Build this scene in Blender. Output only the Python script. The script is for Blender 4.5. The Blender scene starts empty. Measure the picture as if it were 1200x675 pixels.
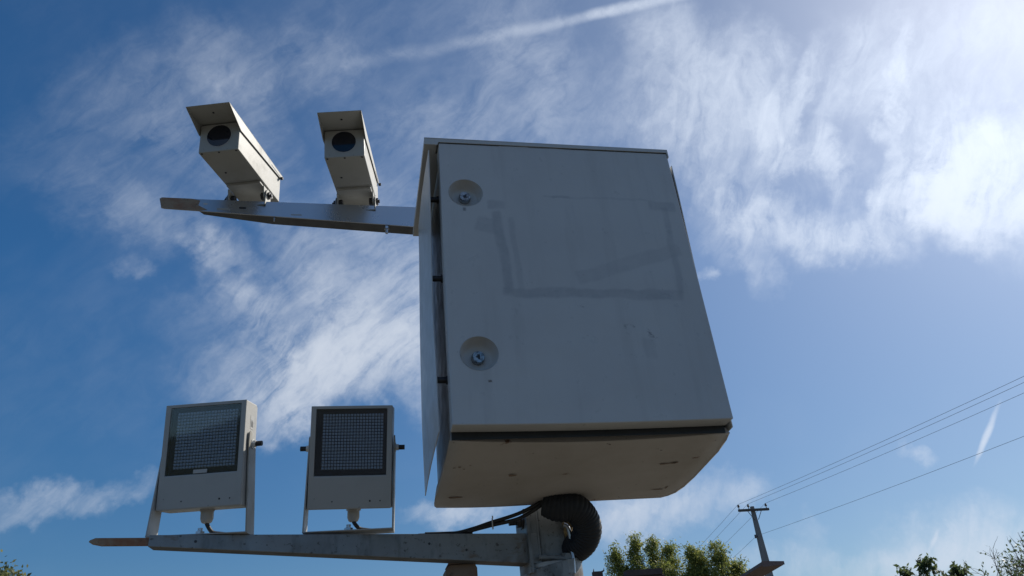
import bpy, bmesh, math, random
from mathutils import Vector, Matrix, Euler
R = math.radians
random.seed(7)
scene = bpy.context.scene
col = scene.collection
H0 = 2.294            # height of the cabinet's lower door edge above the ground

# ------------------------------------------------------------------ camera
cam_data = bpy.data.cameras.new('camera')
cam = bpy.data.objects.new('camera', cam_data); col.objects.link(cam)
cam_data.sensor_width = 36; cam_data.lens = 26.4
cam_data.clip_start = 0.05; cam_data.clip_end = 6000
# columns: camera right, camera up, camera back
CAM_ROT = Matrix(((0.9793033828, -0.0139609906, -0.2019157625),
                  (-0.1805668282, -0.5109509479, -0.8404312877),
                  (-0.0914357980, 0.8594964919, -0.5028968835)))
cam.matrix_world = Matrix.Translation((-0.249, -1.862, 1.6)) @ CAM_ROT.to_4x4()
scene.camera = cam

# ------------------------------------------------------------------ light and exposure
SUN_EL, SUN_AZ = R(38.6), R(67.1)          # azimuth from +Y towards +X
sun_dir = Vector((math.sin(SUN_AZ)*math.cos(SUN_EL), math.cos(SUN_AZ)*math.cos(SUN_EL), math.sin(SUN_EL)))
sl = bpy.data.lights.new('sun', 'SUN'); sl.energy = 4.7; sl.angle = R(0.53); sl.color = (1.0, 0.94, 0.84)
so = bpy.data.objects.new('sun', sl); col.objects.link(so)
so.rotation_euler = sun_dir.to_track_quat('Z', 'Y').to_euler()
so.location = (20, 10, 20)
scene.view_settings.view_transform = 'Standard'; scene.view_settings.look = 'None'
scene.view_settings.exposure = 0.0; scene.view_settings.gamma = 1.0
scene.view_settings.use_curve_mapping = False

# clouds: (azimuth, elevation, tilt, half length, half width, weight) in degrees on the sky
CLOUDS = [
#CLOUDS_BEGIN
    (-0.5, 25.33, 28.57, 5.56, 2.66, 1.5),
    (-5.16, 24.49, -2.03, 4.77, 2.15, 0.7),
    (-5.26, 21.12, 17.3, 2.12, 1.22, 0.5),
    (-4.14, 29.83, 12.51, 7.32, 1.76, 0.3),
    (-9.31, 30.13, -49.26, 4.49, 1.46, 0.4),
    (-3.15, 31.13, -55.64, 5.18, 1.6, 0.32),
    (2.7, 33.78, -49.52, 3.37, 3.18, 0.45),
    (-17.73, 30.34, -1.3, 0.58, 0.69, 0.16),
    (-12.98, 32.65, -6.69, 0.57, 0.96, 0.3),
    (7.14, 24.32, -44.32, 3.42, 2.53, 0.7),
    (-18.57, 41.95, 43.2, 7.34, 2.42, 0.12),
    (-11.05, 43.31, -53.79, 5.1, 1.46, 0.16),
    (-5.37, 46.64, 21.66, 3.67, 1.73, 0.18),
    (-18.19, 34.4, -17.15, 3.49, 1.72, 0.2),
    (-12.94, 38.86, -21.21, 4.42, 2.09, 0.13),
    (12.16, 41.91, -8.17, 8.51, 2.84, 0.22),
    (18.66, 46.11, -48.79, 5.66, 2.45, 0.2),
    (32.15, 39.24, -55.89, 3.96, 2.88, 0.65),
    (34.66, 43.61, -63.57, 3.42, 1.94, 0.42),
    (39.3, 38.42, -90.07, 4.43, 1.46, 0.62),
    (35.9, 31.62, -42.23, 4.18, 1.57, 0.75),
    (41.14, 28.24, -26.76, 2.74, 1.07, 0.7),
    (40.58, 34.48, -41.61, 2.71, 1.63, 0.4),
    (46.75, 37.81, -68.33, 3.01, 1.76, 0.26),
    (48.02, 30.22, 9.92, 2.62, 1.89, 1.9),
    (50.69, 28.9, -5.54, 2.95, 2.3, 1.7),
    (52.05, 36.29, -19.27, 4.78, 3.28, 0.34),
    (51.88, 28.97, -80.58, 3.39, 2.22, 0.5),
    (33.0, 30.46, -46.59, 2.79, 1.35, 0.4),
    (35.03, 27.03, -91.28, 1.12, 0.82, 0.25),
    (30.35, 28.24, -16.8, 0.76, 0.44, 0.5),
    (-18.63, 15.36, 7.14, 4.01, 0.64, 0.36),
    (-19.86, 14.16, 9.33, 2.51, 0.52, 0.3),
    (7.88, 13.75, -0.83, 3.72, 0.83, 0.7),
    (22.87, 13.14, 0.07, 5.21, 1.28, 0.7),
    (20.39, 11.68, -3.79, 2.44, 1.16, 0.45),
    (29.43, 13.32, -31.21, 1.2, 0.89, 0.3),
    (31.14, 7.7, -2.79, 3.58, 0.75, 0.3),
    (40.67, 6.2, -6.4, 5.87, 1.1, 0.6),
    (40.95, 7.64, -4.7, 3.84, 1.11, 0.35),
    (44.95, 13.43, 48.81, 1.78, 0.12, 1.1),
    (40.9, 12.5, -23.67, 0.74, 0.44, 0.35),
    (39.53, 7.82, 52.16, 0.82, 0.09, 0.6),
    (32.51, 9.56, -42.64, 0.6, 0.81, 0.2),
    (42.21, 38.99, -116.21, 2.56, 0.5, 0.5),
    (46.45, 33.7, 57.81, 6.9, 0.53, 0.5),
    (42.19, 33.28, 76.54, 5.03, 0.54, 0.5),
    (6.18, 49.22, -4.42, 7.83, 3.56, 0.05),
#CLOUDS_END
]
FLARE_STREAK = [(4.27, 47.84, 12.16, 5.61, 0.41, 0.2), (17.44, 48.91, 2.25, 6.85, 0.32, 0.4), (30.54, 48.63, -5.81, 5.39, 0.29, 1.0)]  # bright flare-like streak, painted as light into the sky

world = bpy.data.worlds.new('World'); scene.world = world; world.use_nodes = True
def build_world():
    nt = world.node_tree; nt.nodes.clear(); N = nt.nodes.new; LK = nt.links.new
    out = N('ShaderNodeOutputWorld'); bg = N('ShaderNodeBackground'); LK(bg.outputs[0], out.inputs[0])
    sky = N('ShaderNodeTexSky'); sky.sky_type = 'NISHITA'; sky.sun_disc = False
    sky.sun_elevation = SUN_EL; sky.sun_rotation = SUN_AZ
    sky.altitude = 600; sky.air_density = 1.0; sky.dust_density = 0.35; sky.ozone_density = 2.5
    bg.inputs[1].default_value = 0.08
    tc = N('ShaderNodeTexCoord'); D = tc.outputs['Generated']
    def math_(op, a, b=None, c=None, clamp=False):
        n = N('ShaderNodeMath'); n.operation = op; n.use_clamp = clamp
        for i, v in enumerate((a, b, c)):
            if v is None: continue
            if isinstance(v, (int, float)): n.inputs[i].default_value = v
            else: LK(v, n.inputs[i])
        return n.outputs[0]
    def vm(op, a, b=None, scale=None):
        n = N('ShaderNodeVectorMath'); n.operation = op
        for i, v in enumerate((a, b)):
            if v is None: continue
            if isinstance(v, (tuple, Vector)): n.inputs[i].default_value = v
            else: LK(v, n.inputs[i])
        if scale is not None: n.inputs['Scale'].default_value = scale
        return n.outputs['Value'] if op in ('DOT_PRODUCT', 'LENGTH') else n.outputs[0]
    def noise(vec, scale, detail, rough, dist=0.0, color=False, lac=2.0):
        n = N('ShaderNodeTexNoise'); n.inputs['Scale'].default_value = scale; n.inputs['Detail'].default_value = detail
        n.inputs['Roughness'].default_value = rough; n.inputs['Distortion'].default_value = dist
        n.inputs['Lacunarity'].default_value = lac
        LK(vec, n.inputs['Vector']); return n.outputs['Color'] if color else n.outputs['Fac']
    # ragged outlines: the direction is pushed about by noise before it meets the cloud patches
    w1 = vm('SCALE', vm('SUBTRACT', noise(D, 7, 5, .6, color=True), (.5, .5, .5)), scale=0.11)
    w2 = vm('SCALE', vm('SUBTRACT', noise(D, 30, 5, .65, color=True), (.5, .5, .5)), scale=0.045)
    DW = vm('ADD', vm('ADD', D, w1), w2)
    def patch(src, az, el, tilt, half, hw, wt, k=1.5):
        az, el, tilt = R(az), R(el), R(tilt)
        c = Vector((math.sin(az)*math.cos(el), math.cos(az)*math.cos(el), math.sin(el)))
        e = Vector((math.cos(az), -math.sin(az), 0)); u = e.cross(c)
        if u.z < 0: u = -u
        a = e*math.cos(tilt) + u*math.sin(tilt); b = c.cross(a)
        rot = Matrix((a, b, c)).transposed()
        mp = N('ShaderNodeMapping'); mp.vector_type = 'TEXTURE'
        LK(src, mp.inputs['Vector'])
        mp.inputs['Location'].default_value = c
        mp.inputs['Rotation'].default_value = rot.to_euler('XYZ')
        sa, sb = R(half) + R(hw), R(hw)*k
        mp.inputs['Scale'].default_value = (sa, sb, max(sa, sb))
        ln = vm('LENGTH', mp.outputs[0])
        mr = N('ShaderNodeMapRange'); mr.interpolation_type = 'SMOOTHSTEP'
        LK(ln, mr.inputs['Value']); mr.inputs['From Min'].default_value = 1.35; mr.inputs['From Max'].default_value = 0.0
        mr.inputs['To Min'].default_value = 0.0; mr.inputs['To Max'].default_value = wt
        return mr.outputs[0]
    tot = None
    wc = vm('ADD', D, vm('SCALE', vm('SUBTRACT', noise(D, 14, 3, .5, color=True), (.5, .5, .5)), scale=0.012))
    for c in CLOUDS:
        p = patch(wc if c[4] < .3 else DW, *c)
        tot = p if tot is None else math_('ADD', tot, p)
    # thin cirrus, thickened in the unseen sky behind to brighten the cabinet front
    gen = noise(D, 2.3, 4, .6, .5)
    gen = math_('MULTIPLY', math_('SUBTRACT', gen, 0.48, clamp=True), 1.6)
    sy = N('ShaderNodeSeparateXYZ'); LK(D, sy.inputs[0])
    gm = N('ShaderNodeMapRange'); LK(sy.outputs[1], gm.inputs['Value'])      # the listed patches take over in front
    gm.inputs['From Min'].default_value = .45; gm.inputs['From Max'].default_value = .1; gm.inputs['To Min'].default_value = .12
    gen = math_('MULTIPLY', gen, gm.outputs[0])
    tot = math_('ADD', tot, gen)
    # fibres: noise stretched along three headings of the wind
    def fibres(a, b, sa, sb, scale, detail, rough, dist):
        a = Vector(a).normalized(); b = Vector(b).normalized(); c = a.cross(b)
        cb = N('ShaderNodeCombineXYZ')
        LK(vm('DOT_PRODUCT', DF, a*sa), cb.inputs[0]); LK(vm('DOT_PRODUCT', DF, b*sb), cb.inputs[1]); LK(vm('DOT_PRODUCT', DF, c*sb), cb.inputs[2])
        return noise(cb.outputs[0], scale, detail, rough, dist)
    w3 = vm('SCALE', vm('SUBTRACT', noise(D, 5, 4, .55, color=True), (.5, .5, .5)), scale=0.09)
    DF = vm('ADD', D, w3)
    f1 = fibres((-.75, .25, -.6), (.1, .9, .3), 1.0, 4.4, 11, 10, .62, .35)
    f2 = fibres((.25, -.45, .85), (.9, .3, -.1), 1.0, 4.6, 9, 10, .63, .45)
    f3 = noise(DW, 14, 10, .62, .5)
    f4 = noise(DW, 4.5, 3, .5, .2)
    sx = N('ShaderNodeSeparateXYZ'); LK(D, sx.inputs[0])
    mr = N('ShaderNodeMapRange'); LK(sx.outputs[0], mr.inputs['Value'])
    mr.inputs['From Min'].default_value = .25; mr.inputs['From Max'].default_value = .45
    mx = N('ShaderNodeMix'); mx.data_type = 'FLOAT'
    LK(mr.outputs[0], mx.inputs['Factor']); LK(f1, mx.inputs['A']); LK(f2, mx.inputs['B'])
    fib = math_('ADD', math_('MULTIPLY', mx.outputs['Result'], .55), math_('MULTIPLY', f3, .45))
    fib = math_('ADD', math_('MULTIPLY', fib, .8), math_('MULTIPLY', f4, .2))
    fib = math_('MULTIPLY', math_('SUBTRACT', fib, .37, clamp=True), 6.0)   # 0..~1.5
    dens = math_('MULTIPLY', tot, math_('ADD', math_('MULTIPLY', math_('POWER', fib, 1.15), .95), .17))
    # flare streak painted into the sky: straight, so only lightly warped
    for c in FLARE_STREAK:
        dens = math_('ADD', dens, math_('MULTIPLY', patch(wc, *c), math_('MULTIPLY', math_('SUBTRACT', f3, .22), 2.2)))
    dens = math_('ADD', dens, .008)     # faint overall veil
    alpha = math_('SUBTRACT', 1.0, math_('EXPONENT', math_('MULTIPLY', dens, -1.25)))
    # forward scattering: cloud and haze are brighter towards the sun
    cs = math_('MAXIMUM', vm('DOT_PRODUCT', D, sun_dir), 0.0)
    fw = math_('ADD', math_('MULTIPLY', math_('POWER', cs, 6), 5.0), 8.8)
    fw = math_('ADD', fw, math_('MULTIPLY', math_('POWER', cs, 40), 3))
    cc = N('ShaderNodeMix'); cc.data_type = 'RGBA'
    ccol = vm('SCALE', (0.84, 0.93, 1.08)); LK(fw, nt.nodes[-1].inputs['Scale'])
    hs = N('ShaderNodeHueSaturation'); LK(sky.outputs[0], hs.inputs['Color'])
    LK(math_('SUBTRACT', SKY_SAT, math_('MULTIPLY', math_('POWER', cs, 2), .36)), hs.inputs['Saturation'])
    el = N('ShaderNodeMapRange'); LK(sx.outputs[2], el.inputs['Value'])       # air thickens and dims towards the horizon
    el.inputs['From Min'].default_value = .10; el.inputs['From Max'].default_value = .50
    el.inputs['To Min'].default_value = .74*SKY_VAL; el.inputs['To Max'].default_value = 1.02*SKY_VAL
    LK(el.outputs[0], hs.inputs['Value'])
    glow = math_('ADD', math_('MULTIPLY', math_('POWER', cs, 26), HALO), math_('MULTIPLY', math_('POWER', cs, 5), 1.15))
    gv = vm('SCALE', (.98, .96, .92)); LK(glow, nt.nodes[-1].inputs['Scale'])
    sk = vm('ADD', hs.outputs[0], gv)
    LK(alpha, cc.inputs['Factor']); LK(sk, cc.inputs['A']); LK(ccol, cc.inputs['B'])
    LK(cc.outputs['Result'], bg.inputs[0])
SKY_SAT, SKY_VAL, HALO = 1.36, 1.20, 4.5
build_world()

# ------------------------------------------------------------------ materials
def mat(name, base, rough=.5, metal=0.0, **kw):
    """paint / metal with grain, dirt and a little relief"""
    m = bpy.data.materials.new(name); m.use_nodes = True
    nt = m.node_tree; b = nt.nodes['Principled BSDF']; N = nt.nodes.new; LK = nt.links.new
    b.inputs['Base Color'].default_value = (*base, 1); b.inputs['Roughness'].default_value = rough
    b.inputs['Metallic'].default_value = metal
    tc = N('ShaderNodeTexCoord')
    def noise(scale, detail=5, rough_=.6, stretch=(1, 1, 1), dist=0):
        mp = N('ShaderNodeMapping'); mp.inputs['Scale'].default_value = stretch; LK(tc.outputs['Object'], mp.inputs['Vector'])
        n = N('ShaderNodeTexNoise'); n.inputs['Scale'].default_value = scale; n.inputs['Detail'].default_value = detail
        n.inputs['Roughness'].default_value = rough_; n.inputs['Distortion'].default_value = dist
        LK(mp.outputs[0], n.inputs['Vector']); return n.outputs['Fac']
    cur = None
    def layer(fac, lo, hi, colour, amount=1.0):
        nonlocal cur
        mr = N('ShaderNodeMapRange'); LK(fac, mr.inputs['Value'])
        mr.inputs['From Min'].default_value = lo; mr.inputs['From Max'].default_value = hi; mr.inputs['To Max'].default_value = amount
        mx = N('ShaderNodeMix'); mx.data_type = 'RGBA'
        if cur is None: mx.inputs['A'].default_value = (*base, 1)
        else: LK(cur, mx.inputs['A'])
        mx.inputs['B'].default_value = (*colour, 1); LK(mr.outputs[0], mx.inputs['Factor'])
        cur = mx.outputs['Result']; return mr.outputs[0]
    for (sc, st, lo, hi, colr, am) in kw.get('layers', ()):
        layer(noise(sc, 6, .62, st), lo, hi, colr, am)
    if 'extra' in kw: cur = kw['extra'](nt, tc, cur, base)
    if cur is not None: LK(cur, b.inputs['Base Color'])
    rn = kw.get('rough_var', .12)
    mr = N('ShaderNodeMapRange'); LK(noise(kw.get('rscale', 18)), mr.inputs['Value'])
    mr.inputs['From Min'].default_value = .3; mr.inputs['From Max'].default_value = .7
    mr.inputs['To Min'].default_value = max(0.02, rough-rn); mr.inputs['To Max'].default_value = min(1, rough+rn)
    LK(mr.outputs[0], b.inputs['Roughness'])
    if kw.get('bump', 0):
        bp = N('ShaderNodeBump'); bp.inputs['Strength'].default_value = kw['bump']; bp.inputs['Distance'].default_value = kw.get('bdist', .002)
        LK(noise(kw.get('bscale', 60), 4), bp.inputs['Height']); LK(bp.outputs[0], b.inputs['Normal'])
    return m

def door_marks(nt, tc, cur, base):
    """residue of removed tape: soft darker strips, and scuffs, on the door"""
    N = nt.nodes.new; LK = nt.links.new
    wn = N('ShaderNodeTexNoise'); wn.inputs['Scale'].default_value = 9; wn.inputs['Detail'].default_value = 6; LK(tc.outputs['Object'], wn.inputs['Vector'])
    sub = N('ShaderNodeVectorMath'); sub.operation = 'SUBTRACT'; LK(wn.outputs['Color'], sub.inputs[0]); sub.inputs[1].default_value = (.5, .5, .5)
    scl = N('ShaderNodeVectorMath'); scl.operation = 'SCALE'; LK(sub.outputs[0], scl.inputs[0]); scl.inputs['Scale'].default_value = .034
    ad = N('ShaderNodeVectorMath'); ad.operation = 'ADD'; LK(tc.outputs['Object'], ad.inputs[0]); LK(scl.outputs[0], ad.inputs[1])
    fine = N('ShaderNodeTexNoise'); fine.inputs['Scale'].default_value = 22; fine.inputs['Detail'].default_value = 8; fine.inputs['Roughness'].default_value = .7
    LK(tc.outputs['Object'], fine.inputs['Vector'])
    for (x, z, hx, hz, rot, am, tone) in DOOR_MARKS:
        mp = N('ShaderNodeMapping'); mp.vector_type = 'TEXTURE'; LK(ad.outputs[0], mp.inputs['Vector'])
        mp.inputs['Location'].default_value = (x, 0, z); mp.inputs['Rotation'].default_value = (0, R(rot), 0); mp.inputs['Scale'].default_value = (hx, 5, hz)
        sp = N('ShaderNodeSeparateXYZ'); LK(mp.outputs[0], sp.inputs[0])
        facs = []
        for o in (0, 2):
            ab = N('ShaderNodeMath'); ab.operation = 'ABSOLUTE'; LK(sp.outputs[o], ab.inputs[0])
            h = hx if o == 0 else hz
            e = min(.5, .006/h)
            mr = N('ShaderNodeMapRange'); mr.interpolation_type = 'SMOOTHSTEP'; LK(ab.outputs[0], mr.inputs['Value'])
            mr.inputs['From Min'].default_value = 1+e; mr.inputs['From Max'].default_value = 1-e
            facs.append(mr.outputs[0])
        mu = N('ShaderNodeMath'); mu.operation = 'MULTIPLY'; LK(facs[0], mu.inputs[0]); LK(facs[1], mu.inputs[1])
        fm = N('ShaderNodeMapRange'); LK(fine.outputs['Fac'], fm.inputs['Value'])
        fm.inputs['From Min'].default_value = .35 if am < .9 else .52; fm.inputs['From Max'].default_value = .6
        fm.inputs['To Min'].default_value = (.45 if am < .9 else 0)*am; fm.inputs['To Max'].default_value = am
        m2 = N('ShaderNodeMath'); m2.operation = 'MULTIPLY'; LK(mu.outputs[0], m2.inputs[0]); LK(fm.outputs[0], m2.inputs[1])
        mx = N('ShaderNodeMix'); mx.data_type = 'RGBA'; LK(m2.outputs[0], mx.inputs['Factor'])
        if cur is None: mx.inputs['A'].default_value = (*base, 1)
        else: LK(cur, mx.inputs['A'])
        mx.inputs['B'].default_value = (*tone, 1); cur = mx.outputs['Result']
    return cur
G1 = (.36, .365, .375); G2 = (.12, .12, .12)
DOOR_MARKS = [  # x, z, half x, half z, rotation, amount, tone
    (.182, .55, .014, .15, -3, .8, G1), (.222, .545, .009, .135, -2, .45, G1), (.455, .405, .285, .016, 0, .75, G1),
    (.735, .575, .011, .165, 1, .5, G1), (.735, .745, .045, .018, 0, .55, G1), (.52, .765, .19, .004, 0, .35, G1), (.39, .765, .03, .005, 0, .6, G1),
    (.58, .515, .19, .022, -18, .42, G1), (.175, .725, .028, .015, 0, .6, G1), (.140, .645, .032, .028, 12, .55, G1),
    (.12, .862, .013, .0035, 0, 1.0, (.05, .05, .05)), (.148, .655, .015, .012, 20, 1.0, G2), (.075, .70, .006, .006, 0, .8, G2),
    (.56, .285, .03, .016, -10, .95, (.2, .2, .2)), (.60, .265, .03, .010, 35, .95, (.22, .22, .22)), (.59, .22, .02, .03, 0, .4, G1), (.40, .36, .012, .004, 20, .9, G2),
    (.53, .06, .008, .003, 0, .9, G2), (.30, .20, .008, .003, 40, .9, G2), (.11, .125, .005, .004, 0, 1, (.12, .08, .05)),
]
PAINT = (.53, .53, .515)
dirt = (.20, .18, .15); rust = (.13, .055, .025)
M = {}
M['paint'] = mat('grey_enamel', PAINT, .42, layers=[(3, (1, 1, 1), .4, .75, (.44, .435, .42), .6), (40, (1, 1, 1), .66, .74, dirt, .5)], bump=.12, bscale=9, bdist=.02, rough_var=.1)
M['door'] = mat('door_enamel', (.54, .54, .53), .36, layers=[(2.2, (1, 1, 1), .4, .7, (.47, .47, .47), .7), (16, (1, 1, .12), .52, .8, (.42, .415, .405), .6), (60, (1, 1, 1), .68, .74, (.25, .24, .22), .6)], extra=door_marks, bump=.16, bscale=4, bdist=.03)
M['pan'] = mat('bottom_enamel', (.50, .46, .42), .6, layers=[(4, (1, 1, 1), .45, .7, (.40, .36, .31), .7), (11, (1, 1, 1), .66, .71, rust, .9), (45, (1, 1, 1), .68, .72, (.06, .04, .03), .8)], bump=.1, bscale=8, bdist=.02)
M['cream'] = mat('cream_enamel', (.385, .38, .35), .5, layers=[(9, (1, 1, 1), .5, .75, (.31, .29, .25), .6), (50, (1, 1, 1), .64, .72, (.20, .17, .13), .7), (14, (1, 1, .2), .60, .72, (.26, .23, .18), .6)], bump=.14, bscale=30)
M['flood'] = mat('floodlight_enamel', (.42, .415, .395), .5, layers=[(8, (1, 1, 1), .5, .8, (.32, .31, .29), .6), (55, (1, 1, 1), .67, .72, (.1, .09, .08), .7)], bump=.25, bscale=120, bdist=.001)
M['galv'] = mat('galvanised_steel', (.27, .29, .30), .5, .3, layers=[(5, (1, 1, 1), .42, .62, (.19, .205, .21), .8), (22, (1, 1, .35), .52, .66, (.13, .14, .145), .7), (70, (1, 1, 1), .60, .68, (.07, .06, .055), .85), (9, (1, 1, 2.5), .58, .68, (.15, .085, .045), .7), (4, (1, 1, 1), .60, .68, (.10, .07, .05), .6)], bump=.35, bscale=55, rough_var=.18)
M['zinc'] = mat('bright_zinc_steel', (.55, .58, .62), .30, .9, layers=[(7, (.3, 1, 1), .5, .7, (.40, .43, .46), .6), (10, (1, 1, 1), .68, .76, (.25, .15, .09), .5)], bump=.04, bscale=16, rough_var=.06, rscale=8)
M['shaded'] = mat('shaded_weathered_steel', (.13, .135, .14), .6, .2, layers=[(12, (1, 1, 1), .45, .65, (.08, .08, .08), .7)], bump=.2, bscale=40)  # for the bottom flanges: shade under the arms is put into this darker colour
M['rusty'] = mat('rusty_strap', (.34, .245, .16), .6, .1, layers=[(12, (1, 1, 1), .44, .60, (.27, .11, .05), .9), (50, (1, 1, 1), .58, .7, (.10, .07, .05), .8)], bump=.4, bscale=60)
M['rust'] = mat('rust_brown', (.24, .175, .13), .8, 0, layers=[(12, (1, 1, 1), .45, .65, (.20, .10, .06), .8), (40, (1, 1, 1), .55, .7, (.06, .04, .03), .8)], bump=.4, bscale=50)
M['black'] = mat('black_rubber', (.018, .018, .02), .55, layers=[(30, (1, 1, 1), .5, .8, (.05, .048, .045), .6)], rough_var=.1)
M['hose'] = mat('black_conduit', (.011, .014, .02), .6, layers=[(12, (1, 1, 1), .5, .8, (.03, .03, .03), .5)])
M['bolt'] = mat('dark_bolt_steel', (.06, .06, .065), .45, .7, layers=[(60, (1, 1, 1), .55, .7, (.14, .07, .04), .5)])
M['chrome'] = mat('lock_steel', (.42, .41, .40), .3, 1.0, layers=[(90, (1, 1, 1), .45, .6, (.16, .15, .14), .9)], bump=.5, bscale=200, bdist=.001, rough_var=.15)
M['white'] = mat('white_plastic', (.62, .62, .60), .4, layers=[(20, (1, 1, 1), .5, .8, (.4, .38, .34), .6)])
M['gland'] = mat('grey_plastic', (.40, .39, .37), .5)
M['foam'] = mat('tan_sealant', (.42, .30, .14), .85, layers=[(40, (1, 1, 1), .45, .65, (.24, .16, .08), .8)], bump=.6, bscale=90)
M['lens'] = mat('dark_lens_glass', (.012, .014, .022), .06, rough_var=.03)
M['board'] = mat('dark_board', (.022, .026, .03), .5)
M['led'] = mat('clear_led', (.80, .83, .87), .22, 0.0, rough_var=.1)
M['inside'] = mat('dark_inside', (.10, .105, .12), .6)
M['sticker'] = mat('pale_sticker', (.45, .45, .44), .5)
M['concrete'] = mat('pole_concrete', (.26, .25, .24), .85, layers=[(6, (1, 1, .3), .4, .7, (.19, .18, .17), .8)], bump=.3, bscale=20, bdist=.01)
M['wood'] = mat('crossarm_timber', (.10, .09, .08), .8)
M['porcelain'] = mat('brown_porcelain', (.07, .05, .045), .3)
M['wire'] = mat('wire_aluminium', (.26, .27, .29), .5, .3)
M['bark'] = mat('bark', (.10, .08, .06), .9, layers=[(12, (1, 1, .2), .4, .65, (.05, .04, .03), .8)], bump=.6, bscale=30, bdist=.01)
M['culm'] = mat('bamboo_culm', (.10, .13, .05), .6)
M['canopy'] = mat('canopy_underside', (.22, .16, .14), .8, layers=[(3, (1, 1, 1), .4, .65, (.15, .10, .09), .8), (20, (1, 1, 1), .55, .7, (.10, .07, .06), .6)], bump=.3, bscale=10)
M['wall'] = mat('plaster_wall', (.42, .38, .32), .9, layers=[(2, (1, 1, 1), .4, .7, (.30, .26, .21), .7)], bump=.3, bscale=20)
M['tile'] = mat('dark_roof_tile', (.07, .05, .045), .85, layers=[(8, (1, 1, 1), .4, .7, (.11, .07, .06), .8)])
M['ground'] = mat('dry_earth', (.085, .075, .064), .95, layers=[(.25, (1, 1, 1), .4, .6, (.07, .078, .05), .8), (3, (1, 1, 1), .45, .65, (.115, .098, .08), .7), (30, (1, 1, 1), .5, .7, (.08, .06, .045), .6)], bump=.6, bscale=8, bdist=.03)
M['blocker'] = mat('blocker_green', (.055, .065, .03), .95, layers=[(.06, (1, 1, 1), .4, .6, (.035, .045, .02), .8), (.6, (1, 1, 1), .45, .65, (.07, .07, .04), .7)], bump=1, bscale=.4, bdist=1)  # for the added far ring that blocks horizon glow
M['asphalt'] = mat('asphalt', (.055, .053, .05), .9, layers=[(60, (1, 1, 1), .5, .7, (.09, .088, .083), .8)], bump=.5, bscale=80, bdist=.004)
M['kerb'] = mat('kerb_concrete', (.34, .32, .29), .9, layers=[(6, (1, 1, 1), .4, .7, (.24, .22, .20), .8)], bump=.4, bscale=30)

def leaf_mat(name, c1, c2, c3):
    m = bpy.data.materials.new(name); m.use_nodes = True
    nt = m.node_tree; b = nt.nodes['Principled BSDF']; N = nt.nodes.new; LK = nt.links.new
    gi = N('ShaderNodeNewGeometry'); cr = N('ShaderNodeValToRGB'); LK(gi.outputs['Random Per Island'], cr.inputs[0])
    cr.color_ramp.elements[0].color = (*c1, 1); cr.color_ramp.elements[1].color = (*c3, 1)
    e = cr.color_ramp.elements.new(.55); e.color = (*c2, 1)
    LK(cr.outputs[0], b.inputs['Base Color']); b.inputs['Roughness'].default_value = .5
    tr = N('ShaderNodeBsdfTranslucent'); LK(cr.outputs[0], tr.inputs[0])
    ms = N('ShaderNodeMixShader'); ms.inputs[0].default_value = .5; out = nt.nodes['Material Output']
    LK(b.outputs[0], ms.inputs[1]); LK(tr.outputs[0], ms.inputs[2]); LK(ms.outputs[0], out.inputs[0])
    return m
M['bamboo_leaf'] = leaf_mat('bamboo_leaves', (.12, .16, .035), (.25, .29, .07), (.44, .42, .13))
M['leaf'] = leaf_mat('broad_leaves', (.06, .09, .04), (.10, .14, .05), (.17, .20, .08))
M['leaf_left'] = leaf_mat('olive_leaves', (.09, .11, .05), (.15, .17, .07), (.24, .24, .10))
# lamp window: clear glass with a plain fresnel reflection
def glass_mat():
    m = bpy.data.materials.new('lamp_glass'); m.use_nodes = True; nt = m.node_tree; nt.nodes.clear(); N = nt.nodes.new; LK = nt.links.new
    o = N('ShaderNodeOutputMaterial'); t = N('ShaderNodeBsdfTransparent'); g = N('ShaderNodeBsdfGlossy'); f = N('ShaderNodeFresnel'); x = N('ShaderNodeMixShader')
    t.inputs[0].default_value = (.86, .92, .99, 1); g.inputs['Roughness'].default_value = .04; f.inputs[0].default_value = 1.5
    LK(f.outputs[0], x.inputs[0]); LK(t.outputs[0], x.inputs[1]); LK(g.outputs[0], x.inputs[2]); LK(x.outputs[0], o.inputs[0]); return m
M['glass'] = glass_mat()

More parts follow.
